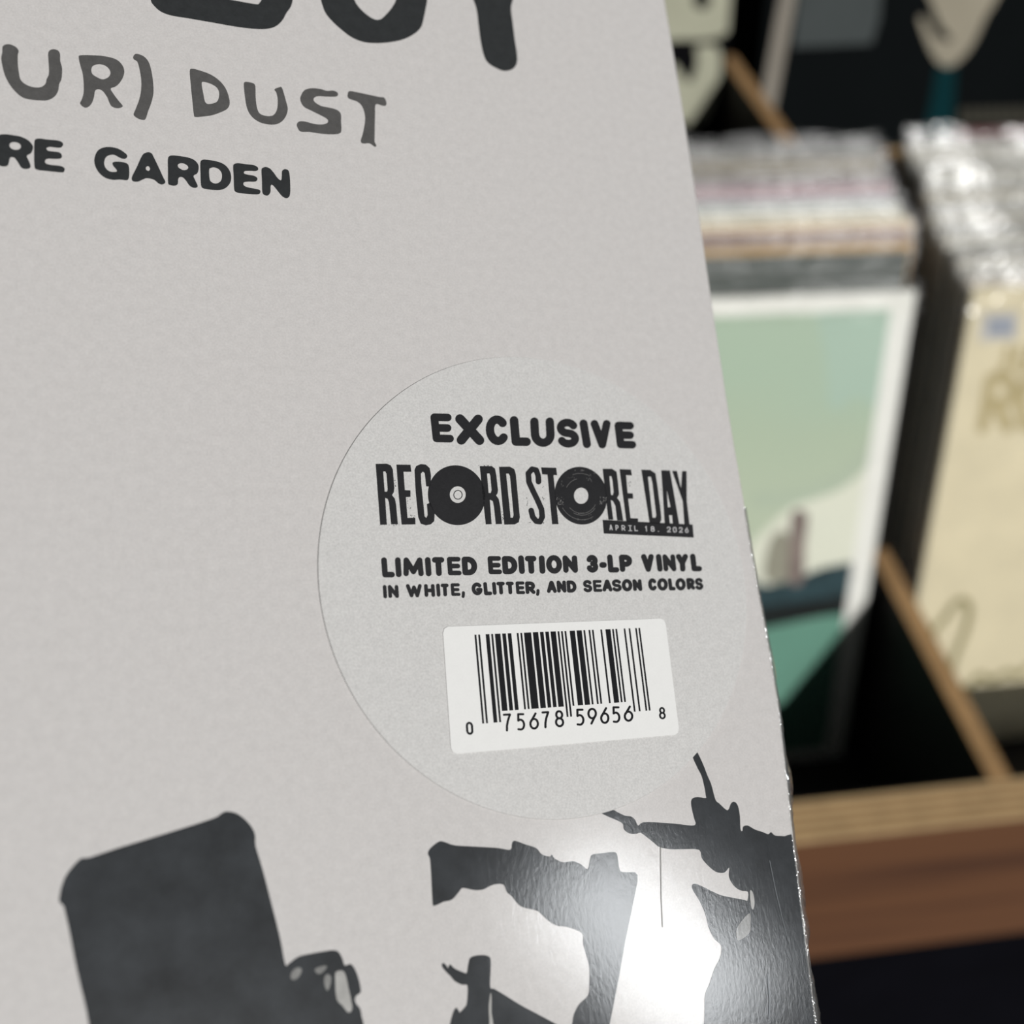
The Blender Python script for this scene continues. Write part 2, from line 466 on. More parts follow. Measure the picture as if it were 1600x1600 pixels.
# --- rounded black lettering
a = (0, 195, .15)
gard = [
 trace(*a, [(-15, 130), (5, 103), (60, 100), (140, 110), (220, 125), (290, 160), (330, 200), (345, 240), (325, 295), (280, 325), (300, 375), (320, 430), (305, 455), (260, 462), (220, 445), (185, 390), (150, 345), (115, 340), (100, 360), (85, 420), (50, 435), (0, 428), (-15, 400), (-15, 260)],
       [[(98, 215), (115, 188), (160, 182), (205, 200), (218, 230), (200, 255), (155, 262), (115, 245)]]),
 trace(*a, [(358, 180), (375, 150), (420, 145), (500, 155), (590, 163), (640, 178), (658, 205), (640, 235), (600, 240), (520, 232), (485, 245), (500, 270), (560, 280), (620, 290), (645, 320), (635, 350), (590, 357), (500, 355), (470, 375), (480, 405), (540, 420), (620, 428), (668, 448), (672, 480), (650, 497), (560, 490), (460, 480), (390, 470), (360, 440), (355, 300)]),
 trace(*a, [(1325, 320), (1315, 350), (1280, 355), (1240, 340), (1190, 315), (1140, 318), (1100, 345), (1085, 400), (1100, 450), (1140, 485), (1195, 492), (1218, 478), (1175, 420), (1180, 390), (1230, 385), (1290, 392), (1330, 410), (1345, 450), (1345, 540), (1330, 575), (1300, 578), (1250, 572), (1180, 575), (1100, 555), (1040, 510), (1000, 450), (982, 380), (995, 310), (1030, 260), (1090, 235), (1160, 233), (1230, 250), (1290, 285)]),
 trace(*a, [(1372, 560), (1380, 530), (1430, 430), (1470, 340), (1500, 300), (1545, 287), (1580, 300), (1600, 335), (1643, 423), (1698, 543), (1723, 598), (1693, 623), (1653, 613), (1603, 573), (1533, 558), (1490, 570), (1450, 590), (1410, 595), (1380, 585)],
       [[(1518, 455), (1530, 435), (1550, 435), (1563, 458), (1552, 480), (1530, 475)]])]
a = (230, 215, .15)
gard += [
 trace(*a, [(215, 230), (230, 195), (270, 187), (350, 195), (430, 210), (490, 235), (530, 280), (535, 330), (520, 375), (483, 400), (500, 445), (525, 500), (515, 522), (480, 523), (440, 500), (405, 450), (370, 415), (335, 415), (322, 440), (318, 485), (285, 503), (240, 495), (218, 475), (216, 350)],
       [[(318, 290), (335, 272), (375, 270), (415, 290), (428, 315), (410, 335), (370, 338), (330, 315)]]),
 trace(*a, [(553, 270), (565, 238), (600, 230), (680, 240), (760, 260), (820, 295), (860, 350), (875, 410), (865, 470), (825, 520), (770, 545), (700, 548), (620, 538), (575, 525), (560, 490), (555, 380)],
       [[(645, 340), (660, 318), (700, 312), (745, 330), (775, 370), (778, 420), (760, 460), (715, 480), (670, 465), (650, 430)]]),
 trace(*a, [(895, 300), (910, 275), (950, 268), (1030, 278), (1110, 288), (1150, 310), (1155, 335), (1130, 350), (1070, 348), (1015, 352), (1010, 375), (1050, 388), (1110, 398), (1145, 420), (1145, 445), (1120, 460), (1050, 460), (1005, 470), (1008, 500), (1050, 520), (1130, 535), (1175, 550), (1175, 580), (1150, 592), (1070, 590), (970, 580), (920, 565), (905, 530), (900, 400)]),
 trace(*a, [(1190, 340), (1205, 315), (1240, 308), (1280, 325), (1320, 370), (1360, 425), (1395, 445), (1402, 400), (1405, 350), (1430, 330), (1465, 338), (1480, 370), (1488, 450), (1490, 560), (1480, 615), (1450, 632), (1410, 615), (1370, 570), (1330, 520), (1300, 492), (1285, 510), (1283, 570), (1255, 605), (1215, 595), (1198, 560), (1195, 450)])]
for L_ in gard:
    flat_mesh('venue_letter', [L_], MAT['ink'], sleeve, PRINT)

# --- photographic silhouettes of a crowd with raised phones and hands
phone = zoom(80, 1250, .25, [(55, 640), (50, 620), (65, 540), (100, 460), (180, 370), (240, 360), (420, 300), (700, 215), (1000, 120), (1060, 88), (1095, 72), (1160, 85), (1220, 130), (1262, 185), (1275, 230), (1278, 290), (1320, 430), (1380, 660), (1430, 860), (1462, 1025)])
phone += zoom(400, 1450, .15, [(345, 368), (440, 300), (560, 270), (700, 245), (800, 232), (860, 250), (900, 320), (925, 390), (980, 375), (1020, 410), (1060, 500), (1085, 600), (1090, 670), (1050, 700), (1030, 740), (1045, 790), (1085, 840), (1100, 920), (1120, 1000), (1170, 1300), (1190, 1700)])
phone += zoom(80, 1250, .25, [(340, 1900), (290, 1650), (235, 1400), (215, 1290), (160, 1060), (120, 850), (85, 690), (75, 660)])
sil_phone = flat_mesh('phone_silhouette', [tri_poly([catmull(phone, 3)])], MAT['ink_photo'], sleeve, PRINT)
a = (400, 1450, .15)
spots = [([(360, 520), (375, 450), (430, 410), (475, 430), (450, 500), (400, 540)], 'ink_mid'),
         ([(610, 440), (640, 410), (720, 390), (735, 410), (700, 455), (650, 480)], 'ink_mid'),
         ([(710, 520), (740, 480), (780, 510), (775, 580), (745, 650), (715, 600)], 'ink_mid'),
         ([(825, 470), (860, 445), (910, 450), (940, 520), (960, 620), (985, 730), (1000, 840), (960, 880), (900, 810), (850, 760), (830, 680), (825, 560)], 'ink_light'),
         ([(960, 440), (985, 420), (1020, 480), (1040, 580), (1045, 650), (1015, 640), (985, 540)], 'ink_mid')]
for pts, mn in spots[:4]:
    flat_mesh('finger_highlight', [trace(*a, pts)], MAT[mn], sil_phone, PRINT * 2)

a = (640, 1290, .2125)
arm = zoom(*a, [(135, 210), (150, 170), (215, 118), (260, 122), (330, 145), (480, 155), (650, 165), (740, 178), (752, 130), (775, 112), (850, 138), (930, 165), (970, 210), (1030, 228), (1045, 212), (1065, 240), (1130, 270), (1200, 262), (1260, 285), (1308, 320), (1325, 250), (1340, 215), (1400, 205), (1500, 195), (1525, 215), (1535, 280), (1550, 335)])
arm += [(980, 1363), (996, 1367), (990, 1407), (978, 1465), (966, 1531), (953, 1597), (935, 1680)]
arm += zoom(*a, [(1160, 1850), (1195, 1459), (1215, 1370), (1250, 1310), (1310, 1250), (1320, 1170), (1320, 1040), (1300, 960), (1275, 870), (1272, 800), (1230, 770), (1150, 745), (1080, 735), (1020, 700), (960, 645), (930, 625), (830, 600), (790, 570), (750, 520), (715, 490), (690, 435), (630, 432), (590, 445), (540, 470), (480, 475), (430, 465), (385, 460), (360, 490), (310, 545), (250, 560), (180, 590), (168, 560), (160, 400), (150, 250)])
flat_mesh('camera_hand_silhouette', [tri_poly([catmull(arm, 3)])], MAT['ink_photo'], sleeve, PRINT)

b2 = (920, 1160, .2125)
b3 = (1000, 1340, .18125)
crowd = zoom(*b2, [(745, 60), (780, 45), (835, 150), (870, 240), (900, 310), (930, 420), (960, 450), (1020, 500), (1045, 450), (1070, 437), (1095, 465), (1110, 540), (1115, 640), (1130, 650), (1135, 620), (1170, 612), (1220, 640), (1280, 660), (1320, 675), (1340, 660), (1370, 685), (1440, 690), (1530, 712)])
crowd += [(1290, 1400), (1330, 1600), (1340, 1700), (1090, 1700)]
crowd += list(reversed(zoom(*b3, [(470, 225), (445, 260), (510, 370), (560, 480), (590, 600), (640, 700), (700, 760), (690, 860), (640, 960), (600, 1080), (560, 1180), (555, 1300), (550, 1434)])))
crowd += zoom(*b3, [(540, 250), (620, 290), (700, 325), (820, 350), (900, 365), (926, 370), (930, 297), (870, 285), (820, 255), (780, 200), (765, 150), (770, 85)])
crowd += zoom(*b2, [(1010, 945), (985, 960), (930, 950), (870, 900), (830, 850), (810, 790), (700, 785), (600, 785), (520, 770), (480, 740), (430, 700), (380, 665), (350, 672), (300, 670), (258, 640), (250, 600), (200, 570), (140, 545), (60, 500), (100, 460), (170, 490), (220, 518), (270, 540), (310, 545), (340, 570), (362, 612), (400, 588), (520, 590), (650, 600), (755, 612), (785, 600), (775, 560), (760, 500), (752, 450), (760, 415), (800, 402), (858, 410), (860, 390), (850, 330), (830, 250), (800, 190), (770, 125)])
flat_mesh('crowd_silhouette', [tri_poly([catmull(crowd, 3)])], MAT['ink_photo'], sleeve, PRINT, clip=True)
flat_mesh('light_gap', [trace(*b3, [(945, 290), (970, 300), (985, 380), (975, 445), (955, 420)])], MAT['ink_light'], sleeve, PRINT * 2)
flat_mesh('light_gap', [trace(*b3, [(830, 620), (870, 550), (945, 480), (950, 600), (940, 650), (880, 700), (835, 710)])], MAT['ink_mid'], sleeve, PRINT * 2)

pinch = trace(660, 1460, .1875, [(160, 260), (175, 238), (200, 260), (213, 280), (220, 262), (235, 252), (270, 285), (350, 320), (370, 315), (385, 230), (400, 195), (440, 178), (500, 172), (550, 182), (568, 210), (568, 300), (565, 440), (600, 455), (700, 515), (820, 590), (960, 665), (1110, 745), (1300, 850), (1300, 1100), (200, 1100), (215, 850), (235, 720), (260, 640), (280, 612), (300, 630), (310, 650), (350, 610), (370, 570), (375, 430), (330, 420), (270, 390), (235, 350), (185, 300)])
pin = flat_mesh('raised_thumb_silhouette', [pinch], MAT['ink_photo'], sleeve, PRINT)
flat_mesh('light_gap', [trace(660, 1460, .1875, [(552, 600), (565, 490), (574, 520), (574, 640), (582, 700), (590, 760), (592, 800), (560, 800), (555, 700)])], MAT['ink_light'], pin, PRINT * 2)

# --- scratches and a crease in the film
m_scr = mat_print('film_scratch', (118, 122, 126), coat=0.4, film=0)
m_cre = mat_print('film_crease', (168, 166, 163), coat=0.4, film=0)
flat_mesh('film_scratch', [stroke_union([[(1202, 1345), (1212, 1395), (1221, 1432), (1231, 1470)]], 0.5)], m_scr, sleeve, PRINT * 3)
flat_mesh('film_scratch', [stroke_union([[(1199, 1522), (1202, 1560), (1201, 1592)]], 1.3)], m_scr, sleeve, PRINT * 3)
flat_mesh('film_crease', [stroke_union([[(1032, 1325), (1033, 1400), (1035, 1448)]], 0.7)], m_cre, sleeve, PRINT * 3)

# --- round sticker
st_seg = 160
R_ST, T_ST = 38.0, 0.24
vs, fs = [], []
for k in range(st_seg):
    t = 2 * math.pi * k / st_seg
    vs.append(loc(R_ST * math.cos(t), R_ST * math.sin(t), 0.05))
for k in range(st_seg):
    t = 2 * math.pi * k / st_seg
    vs.append(loc((R_ST - 0.1) * math.cos(t), (R_ST - 0.1) * math.sin(t), T_ST))
for k in range(st_seg):
    k2 = (k + 1) % st_seg
    fs.append((k, st_seg + k, st_seg + k2, k2))
fs.append(tuple(reversed(range(st_seg, 2 * st_seg))))
sticker = link_mesh('round_sticker', vs, fs, MAT['sticker'], sleeve)
sticker['label'] = 'round pale grey sticker with black lettering'
ST = T_ST + 0.03

def text_line(name, region, items, r, mat, parent, h):
    x0, y0, s = region[:3]
    pieces = []
    for it in items:
        ch, xa, xb, ya, yb = it[:5]
        lean = it[5] if len(it) > 5 else 8
        rr = it[6] if len(it) > 6 else r
        sl = it[7] if len(it) > 7 else 0.0
        pls = place_glyph(ch, xa, xb, ya, yb, rr, lean, sl)
        pls = [[(x0 + s * p[0], y0 + s * p[1]) for p in pl] for pl in pls]
        pieces.append(stroke_union(pls, rr * s))
    return pieces

ex = text_line('x', (660, 635, .225), [
    ('E', 52, 215, 52, 252, 16, 27, .02), ('X', 224, 426, 57, 269, 10, 33, .02), ('C', 429, 602, 66, 273, 10, 29), ('L', 602, 749, 70, 277, 13, 30, .02),
    ('U', 744, 917, 80, 285, 8, 29), ('S', 924, 1086, 89, 290, 10, 27), ('I', 1086, 1162, 94, 294, 24, 28), ('V', 1163, 1314, 97, 296, 12, 27), ('E', 1329, 1480, 108, 293, 16, 27, .03)], 25, None, None, 0)
flat_mesh('sticker_headline', ex, MAT['sticker_ink'], sticker, ST)
r1 = (585, 855, .16875); r2 = (845, 855, .16875)
l1 = text_line('x', r1, [('L', 58, 185, 97, 284, 10), ('I', 185, 248, 97, 282, 9), ('M', 258, 452, 98, 273, 6, 25), ('I', 462, 524, 95, 274, 9), ('T', 528, 650, 95, 271, 8), ('E', 666, 802, 93, 264, 10, 22), ('D', 802, 950, 91, 264, 8), ('E', 1042, 1176, 86, 254, 10, 22), ('D', 1174, 1322, 85, 254, 8), ('I', 1324, 1388, 79, 252, 10), ('T', 1387, 1502, 83, 250, 8), ('I', 1516, 1577, 79, 250, 8)], 26.5, None, None, 0)
l1 += text_line('x', r2, [('O', 40, 193, 76, 249, 6), ('N', 194, 338, 79, 241, 8), ('3', 417, 528, 74, 240, 6), ('-', 535, 605, 140, 196, 0, 27), ('L', 607, 720, 70, 238, 10), ('P', 716, 846, 72, 233, 10), ('V', 921, 1047, 66, 232, 8), ('I', 1058, 1117, 66, 230, 14), ('N', 1118, 1248, 69, 227, 12, 22), ('Y', 1243, 1364, 65, 230, 8), ('L', 1374, 1486, 63, 227, 14)], 25, None, None, 0)
flat_mesh('sticker_edition_line', l1, MAT['sticker_ink'], sticker, ST)
l2 = text_line('x', r1, [('I', 72, 114, 353, 478, 6), ('N', 119, 223, 353, 474, 6), ('W', 287, 439, 344, 468, 6), ('H', 454, 558, 344, 464, 6), ('I', 561, 612, 340, 462, 6), ('T', 608, 688, 340, 459, 6), ('E', 700, 792, 337, 455, 7, 15), (',', 800, 836, 410, 474, 0, 14), ('G', 892, 1000, 330, 449, 6), ('L', 1002, 1085, 326, 448, 8), ('I', 1083, 1127, 325, 445, 8), ('T', 1124, 1207, 323, 441, 6), ('T', 1211, 1290, 322, 439, 6), ('E', 1301, 1390, 320, 438, 7, 15), ('R', 1389, 1486, 320, 437, 6), (',', 1489, 1527, 390, 454, 0, 14)], 17.3, None, None, 0)
l2 += text_line('x', r2, [('A', 47, 142, 315, 427, 4), ('N', 139, 232, 312, 424, 6), ('D', 231, 327, 311, 424, 6), ('S', 382, 472, 306, 421, 6, 15), ('E', 474, 564, 306, 417, 8, 14), ('A', 561, 657, 303, 414, 4), ('S', 649, 744, 300, 415, 6, 15), ('O', 741, 843, 298, 413, 4), ('N', 841, 933, 299, 409, 8), ('C', 983, 1072, 291, 406, 6), ('O', 1069, 1171, 289, 406, 4), ('L', 1169, 1242, 290, 404, 10), ('O', 1237, 1337, 289, 404, 4), ('R', 1338, 1422, 288, 397, 8), ('S', 1417, 1499, 287, 399, 6, 15)], 17, None, None, 0)
flat_mesh('sticker_colour_line', l2, MAT['sticker_ink'], sticker, ST)

# --- record store day wordmark
def ell(cx_, cy_, rx, ry, n=64, tilt=0.0):
    return [(cx_ + rx * math.cos(2 * math.pi * k / n) + tilt * ry * math.sin(2 * math.pi * k / n), cy_ + ry * math.sin(2 * math.pi * k / n)) for k in range(n)]
a = (580, 715, .15625)
T_ = lambda o, h=(): trace(*a, o, h, smooth=False)
logo = [
 T_([(40, 68), (150, 66), (190, 82), (212, 125), (226, 310), (222, 350), (203, 380), (232, 415), (245, 480), (262, 672), (195, 672), (172, 450), (160, 418), (135, 408), (152, 675), (85, 678)], [[(115, 145), (135, 142), (148, 165), (160, 320), (155, 345), (130, 345)]]),
 T_([(247, 75), (388, 77), (396, 147), (318, 147), (332, 330), (388, 333), (388, 398), (342, 400), (358, 607), (435, 605), (438, 672), (300, 675), (270, 380)]),
 T_([(428, 130), (445, 90), (490, 70), (540, 75), (580, 110), (592, 180), (590, 295), (545, 292), (530, 160), (510, 145), (492, 165), (495, 260), (520, 500), (528, 590), (545, 608), (560, 580), (552, 470), (585, 455), (630, 550), (625, 640), (590, 672), (540, 682), (490, 665), (465, 600), (440, 350)]),
 T_(ell(848, 381, 286, 299, 72, .04), [ell(860, 375, 80, 83, 40)]),
 T_(ell(862, 377, 46, 48, 32), [ell(862, 377, 38, 40, 32)]),
 T_([(1080, 90), (1200, 90), (1232, 115), (1245, 180), (1262, 330), (1258, 360), (1243, 383), (1270, 420), (1285, 500), (1302, 668), (1240, 670), (1222, 500), (1210, 440), (1180, 425), (1198, 670), (1140, 672), (1110, 400)], [[(1152, 165), (1175, 162), (1185, 185), (1198, 330), (1190, 358), (1168, 358)]]),
 T_([(1272, 97), (1380, 95), (1425, 120), (1440, 170), (1480, 600), (1470, 650), (1430, 672), (1325, 675)], [[(1343, 165), (1368, 165), (1382, 190), (1418, 580), (1410, 605), (1388, 605)]]),
]
# specks of the worn print
rs = random.Random(3)
def specks(x0, y0, s, boxes, n, rmin, rmax):
    out = []
    for (xa, ya, xb, yb) in boxes:
        for k in range(n):
            x, y, r = rs.uniform(xa, xb), rs.uniform(ya, yb), rs.uniform(rmin, rmax)
            ph = rs.uniform(0, 6)
            pts = [(x + r * rs.uniform(.5, 1.2) * math.cos(ph + t * 1.05), y + r * rs.uniform(.5, 1.2) * math.sin(ph + t * 1.05)) for t in range(6)]
            out.append(trace(x0, y0, s, pts, (), smooth=False))
    return out
logo += specks(*a, [(225, 230, 245, 295), (365, 575, 440, 605), (60, 668, 300, 685), (350, 400, 390, 560), (1070, 80, 1200, 96), (1300, 500, 1315, 660)], 9, 2, 6)
a = (810, 715, .18125)
logo.append(stroke_union([zoom(*a, catmull([(168, 212), (165, 160), (148, 112), (112, 104), (80, 140), (86, 215), (120, 290), (160, 372), (194, 450), (200, 515), (182, 556), (148, 552), (118, 515), (105, 460)], 1))], 24 * .18125))
logo += [
 T_([(190, 88), (320, 92), (328, 155), (296, 155), (340, 577), (285, 578), (245, 152), (200, 148)]),
 T_(ell(533, 332, 226, 249, 72, .05), [ell(535, 333, 62, 70, 40)]),
 T_([(720, 100), (800, 100), (840, 125), (850, 200), (862, 320), (845, 350), (870, 385), (882, 450), (898, 548), (845, 545), (830, 420), (808, 378), (790, 370), (812, 540), (770, 540)], [[(778, 165), (795, 165), (805, 200), (815, 300), (808, 328), (792, 325)]]),
 T_([(865, 103), (965, 107), (972, 158), (922, 155), (935, 310), (980, 312), (983, 358), (940, 358), (960, 525), (1025, 528), (1025, 565), (925, 560)]),
 T_([(1053, 108), (1130, 110), (1175, 140), (1190, 230), (1222, 480), (1225, 540), (1210, 575), (1125, 570)], [[(1110, 170), (1135, 168), (1148, 220), (1182, 500), (1175, 522), (1150, 520)]]),
 T_([(1225, 112), (1300, 115), (1380, 580), (1325, 580), (1318, 500), (1292, 500), (1300, 580), (1255, 580)], [[(1272, 280), (1305, 430), (1282, 432)]]),
 T_([(1318, 118), (1360, 118), (1395, 270), (1405, 120), (1443, 120), (1445, 380), (1470, 590), (1425, 590), (1410, 380)]),
 T_([(720, 540), (1495, 580), (1505, 693), (730, 658)]),
]
logo += specks(*a, [(60, 350, 85, 420), (190, 180, 215, 370), (80, 550, 230, 575), (940, 185, 965, 250), (755, 440, 775, 540), (1215, 240, 1225, 560)], 8, 2, 5)
flat_mesh('sticker_wordmark', logo, MAT['sticker_ink'], sticker, ST)
worn = specks(*a, [(322, 345, 385, 415), (690, 340, 755, 415)], 26, 2, 6)
worn += specks(*a, [(400, 520, 700, 560), (470, 110, 560, 125), (360, 205, 385, 260), (590, 180, 625, 215), (400, 170, 480, 185), (480, 480, 620, 505), (580, 120, 680, 200)], 6, 2, 5)
for (rr0, a0, a1) in ((150, 30, 140), (165, 40, 120), (205, 60, 150), (150, 210, 260), (195, 250, 300)):
    pl = [(533 + .92 * rr0 * math.cos(math.radians(t)) + .05 * rr0 * math.sin(math.radians(t)), 335 + rr0 * math.sin(math.radians(t))) for t in range(a0, a1 + 1, 6)]
    worn.append(stroke_union([zoom(*a, pl)], 1.4 * .18125))
flat_mesh('worn_print', worn, mat_print('worn_grey_print', (120, 119, 118), coat=0.3, film=0), sticker, ST + 0.02)
dt = []
for ch, xa, xb in (('A', 775, 806), ('P', 828, 858), ('R', 880, 915), ('I', 950, 958), ('L', 990, 1024), ('1', 1082, 1106), ('8', 1130, 1168), ('.', 1192, 1204), ('2', 1270, 1308), ('0', 1322, 1358), ('2', 1373, 1410), ('6', 1425, 1460)):
    yt = 582 + (xa - 775) * .034
    dt.append((ch, xa, xb, yt, yt + 48, 3, 4.2, .03))
    if ch == 'I':
        dt.append(('-', 938, 970, yt - 2, yt + 6, 0, 3.2, .03)); dt.append(('-', 940, 974, yt + 42, yt + 50, 0, 3.2, .03))
dl = text_line('x', a, dt, 3.6, None, None, 0)
flat_mesh('sticker_date', dl, mat_print('sticker_reversed_print', (186, 185, 186), coat=0.3, film=0), sticker, ST + 0.04)

# --- barcode label
lab = [uv(*p) for p in ((690.3, 980), (1037.3, 966.7), (1060, 1147.6), (704, 1178.7))]
def lerp2(q, s_, t_):
    top = [q[0][i] + (q[1][i] - q[0][i]) * s_ for i in (0, 1)]
    bot = [q[3][i] + (q[2][i] - q[3][i]) * s_ for i in (0, 1)]
    return tuple(top[i] + (bot[i] - top[i]) * t_ for i in (0, 1))
cs, ct = .022, .05
cor = [(cs, 0), (1 - cs, 0), (1 - cs * .3, ct * .3), (1, ct), (1, 1 - ct), (1 - cs * .3, 1 - ct * .3), (1 - cs, 1), (cs, 1), (cs * .3, 1 - ct * .3), (0, 1 - ct), (0, ct), (cs * .3, ct * .3)]
LB0, LB1 = T_ST + 0.01, T_ST + 0.12
ptsl = [lerp2(lab, *c) for c in cor]
n = len(ptsl)
vs = [loc(p[0], p[1], LB0) for p in ptsl] + [loc(p[0], p[1], LB1) for p in ptsl]
fs = [(k, n + k, n + (k + 1) % n, (k + 1) % n) for k in range(n)] + [tuple(reversed(range(n, 2 * n)))]
label = link_mesh('barcode_label', vs, fs, MAT['label'], sleeve)
label['label'] = 'white rectangular barcode label'
Lc = ['0001101', '0011001', '0010011', '0111101', '0100011', '0110001', '0101111', '0111011', '0110111', '0001011']
digits = [0, 7, 5, 6, 7, 8, 5, 9, 6, 5, 6, 8]
pat = '101' + ''.join(Lc[d] for d in digits[:6]) + '01010' + ''.join(''.join('1' if c == '0' else '0' for c in Lc[d]) for d in digits[6:]) + '101'
bq = [uv(740.0, 992.4), uv(998.3, 981.7), uv(1014.7, 1110.5), uv(752.2, 1131.0)]
V, Fb = [], []
k = 0
while k < 95:
    if pat[k] == '1':
        e = k
        while e + 1 < 95 and pat[e + 1] == '1': e += 1
        longbar = k < 10 or 45 <= k < 50 or k >= 85
        hgt = 1.0 if longbar else 0.878
        o = len(V)
        for (s_, t_) in ((k / 95, 0), ((e + 1) / 95, 0), ((e + 1) / 95, hgt), (k / 95, hgt)):
            p = lerp2(bq, s_, t_)
            V.append(loc(p[0], p[1], LB1 + 0.03))
        Fb.append((o + 3, o + 2, o + 1, o))
        k = e + 1
    else:
        k += 1
link_mesh('barcode_bars', V, Fb, MAT['label_ink'], label)
dg = text_line('x', (720, 975, .1125), [('0', 55, 165, 1362, 1543, 10), ('7', 570, 692, 1250, 1500, 8, 15, -.05), ('5', 760, 885, 1242, 1484, 8), ('6', 938, 1072, 1232, 1470, 0), ('7', 1106, 1222, 1218, 1456, 8, 15, -.05), ('8', 1286, 1424, 1200, 1436, 10)], 15, None, None, 0)
dg += text_line('x', (870, 965, .11875), [('5', 234, 354, 1202, 1426, 8), ('9', 388, 514, 1190, 1412, 0), ('6', 556, 678, 1182, 1402, 0), ('5', 710, 826, 1170, 1390, 8), ('6', 866, 992, 1160, 1374, 0), ('8', 1324, 1420, 1180, 1340, 8, 12)], 14, None, None, 0)
flat_mesh('barcode_digits', dg, MAT['label_ink'], label, LB1 + 0.03)

# --- folded shrink film along the open edge
rf = random.Random(11)
V, Fb = [], []
NV = 150
for k in range(NV):
    v = -12 + 150 * k / (NV - 1)
    grow = min(1.0, max(0.0, (v + 12) / 50))
    eu = edge_u(v)
    w1 = 0.15 + 0.55 * grow * (0.6 + 0.4 * math.sin(v * .55 + 1.3 * math.sin(v * .21)))
    w2 = w1 + 0.25 + grow * (0.75 + 0.3 * math.sin(v * .33 + 2))
    V += [loc(eu - 0.75, v, 0.06), loc(eu - 0.1, v, 0.05 + 0.12 * rf.random()), loc(eu + w1, v, -0.5 - 0.3 * rf.random()), loc(eu + w2, v, -1.7 + 0.35 * rf.random()), loc(eu + 0.2, v, -4.2)]
    if k:
        o = (k - 1) * 5
        for j in range(4):
            Fb.append((o + j, o + j + 1, o + 5 + j + 1, o + 5 + j))
fold = link_mesh('shrink_film_fold', V, Fb, MAT['film_edge'], sleeve, smooth=True)

# ------------------------------------------------------------------ record bins
def wloc(o):
    v = Vector((0, 0, 0))
    while o is not None:
        v += o.location; o = o.parent
    return v

def box_part(name, x0, x1, y0, y1, z0, z1, mat, parent, bevel=0.0):
    """camera-relative millimetres -> world metres, minus parent location"""
    pl = wloc(parent)
    P = [Vector((x, y, z)) * MM + CAM - pl for x in (x0, x1) for y in (y0, y1) for z in (z0, z1)]
    f = [(0, 1, 3, 2), (4, 6, 7, 5), (0, 4, 5, 1), (2, 3, 7, 6), (0, 2, 6, 4), (1, 5, 7, 3)]
    o = link_mesh(name, P, f, mat, parent)
    if bevel > 0:
        bm = bmesh.new(); bm.from_mesh(o.data)
        bmesh.ops.bevel(bm, geom=list(bm.edges), offset=bevel * MM, segments=2, affect='EDGES', profile=0.5)
        bm.to_mesh(o.data); bm.free()
    return o

LEAN = math.radians(19.108)
sL, cL = math.sin(LEAN), math.cos(LEAN)
X0, X1 = -470.0, 1120.0
DIVX = [-66.0, 324.0, 714.0, 1104.0]

def prism_yz(name, x0, x1, poly, mat, parent):
    pl = wloc(parent)
    n_ = len(poly)
    P = [Vector((x0, y, z)) * MM + CAM - pl for (y, z) in poly] + [Vector((x1, y, z)) * MM + CAM - pl for (y, z) in poly]
    f = [tuple(range(n_)), tuple(reversed(range(n_, 2 * n_)))] + [(k, n_ + k, n_ + (k + 1) % n_, (k + 1) % n_) for k in range(n_)]
    o = link_mesh(name, P, f, mat, parent)
    bm = bmesh.new(); bm.from_mesh(o.data); bmesh.ops.recalc_face_normals(bm, faces=bm.faces); bm.to_mesh(o.data); bm.free()
    return o

def make_bin(dy, dz, label_, depth, front_h):
    root = empty('record_bin')
    root.location = CAM + Vector(((X0 + X1) / 2, 300 + dy, -615 + dz)) * MM
    put(root, label_, 'record bin', 'stepped wooden record bins')
    zt, zf = -486 + dz, -615 + dz
    yi, yo = 269 + dy, 246.5 + dy
    # front board: red-brown face with the plies of its sawn top edge showing
    fb = box_part('front_board', X0, X1, yo, yi, zt - front_h, zt - 0.8, MAT['redwood'], root)
    n_ = 9
    step = (yi - yo) / n_
    for k in range(n_):
        box_part('ply', X0, X1, yo + k * step, yo + (k + 1) * step, zt - 0.8, zt - (0.0 if k % 2 else 0.25), MAT['ply_light' if k % 2 == 0 else 'ply_dark'], fb)
    box_part('base_board', X0, X1, yi, yi + depth, zf - 12, zf, MAT['shaded_inside'], root)
    box_part('inner_face', X0, X1, yi, yi + 2.0, zf, zt - 1.2, MAT['shaded_inside'], root)
    for dx in DIVX:
        d = prism_yz('divider', dx - 6, dx + 6, [(yi + 2, zf), (395 + dy, zf), (438 + dy, zt - 1.0), (yi + 2, zt - 1.0)], MAT['shaded_inside'], root)
        prism_yz('divider_edge', dx - 6, dx + 6, [(yi + 0.3, zt - 1.0), (438 + dy, zt - 1.0), (438.4 + dy, zt), (yi + 0.3, zt)], MAT['ply_edge'], d)
    yb = yi + depth
    box_part('back_board', X0, X1, yb, yb + 12, zf - 12, zf + 200, MAT['shaded_inside'], root)
    for xs in (X0 - 12, X1):
        box_part('side_board', xs, xs + 12, yo, yb + 12, zt - front_h, zt + 30, MAT['redwood'], root)
    return root

bin1 = make_bin(0, 0, 'low wooden record bin with a red-brown front board and pale plywood edge', 395, 145)
bin2 = make_bin(431, 141, 'raised wooden record bin behind the front row of records', 380, 145)
cab = empty('bin_stand')
cab.location = CAM + Vector(((X0 + X1) / 2, 300, -1360)) * MM
put(cab, 'black cabinet base under the red-brown front board of the bins', 'cabinet')
box_part('body', X0 + 4, X1 - 4, 272, 1080, -1300, -631.5, MAT['base_paint'], cab)
box_part('plinth', X0 + 30, X1 - 30, 320, 1060, -1360, -1300, MAT['base_paint'], cab)
box_part('riser', X0 + 4, X1 - 4, 703, 1079, -631.5, -487.0, MAT['base_paint'], cab)

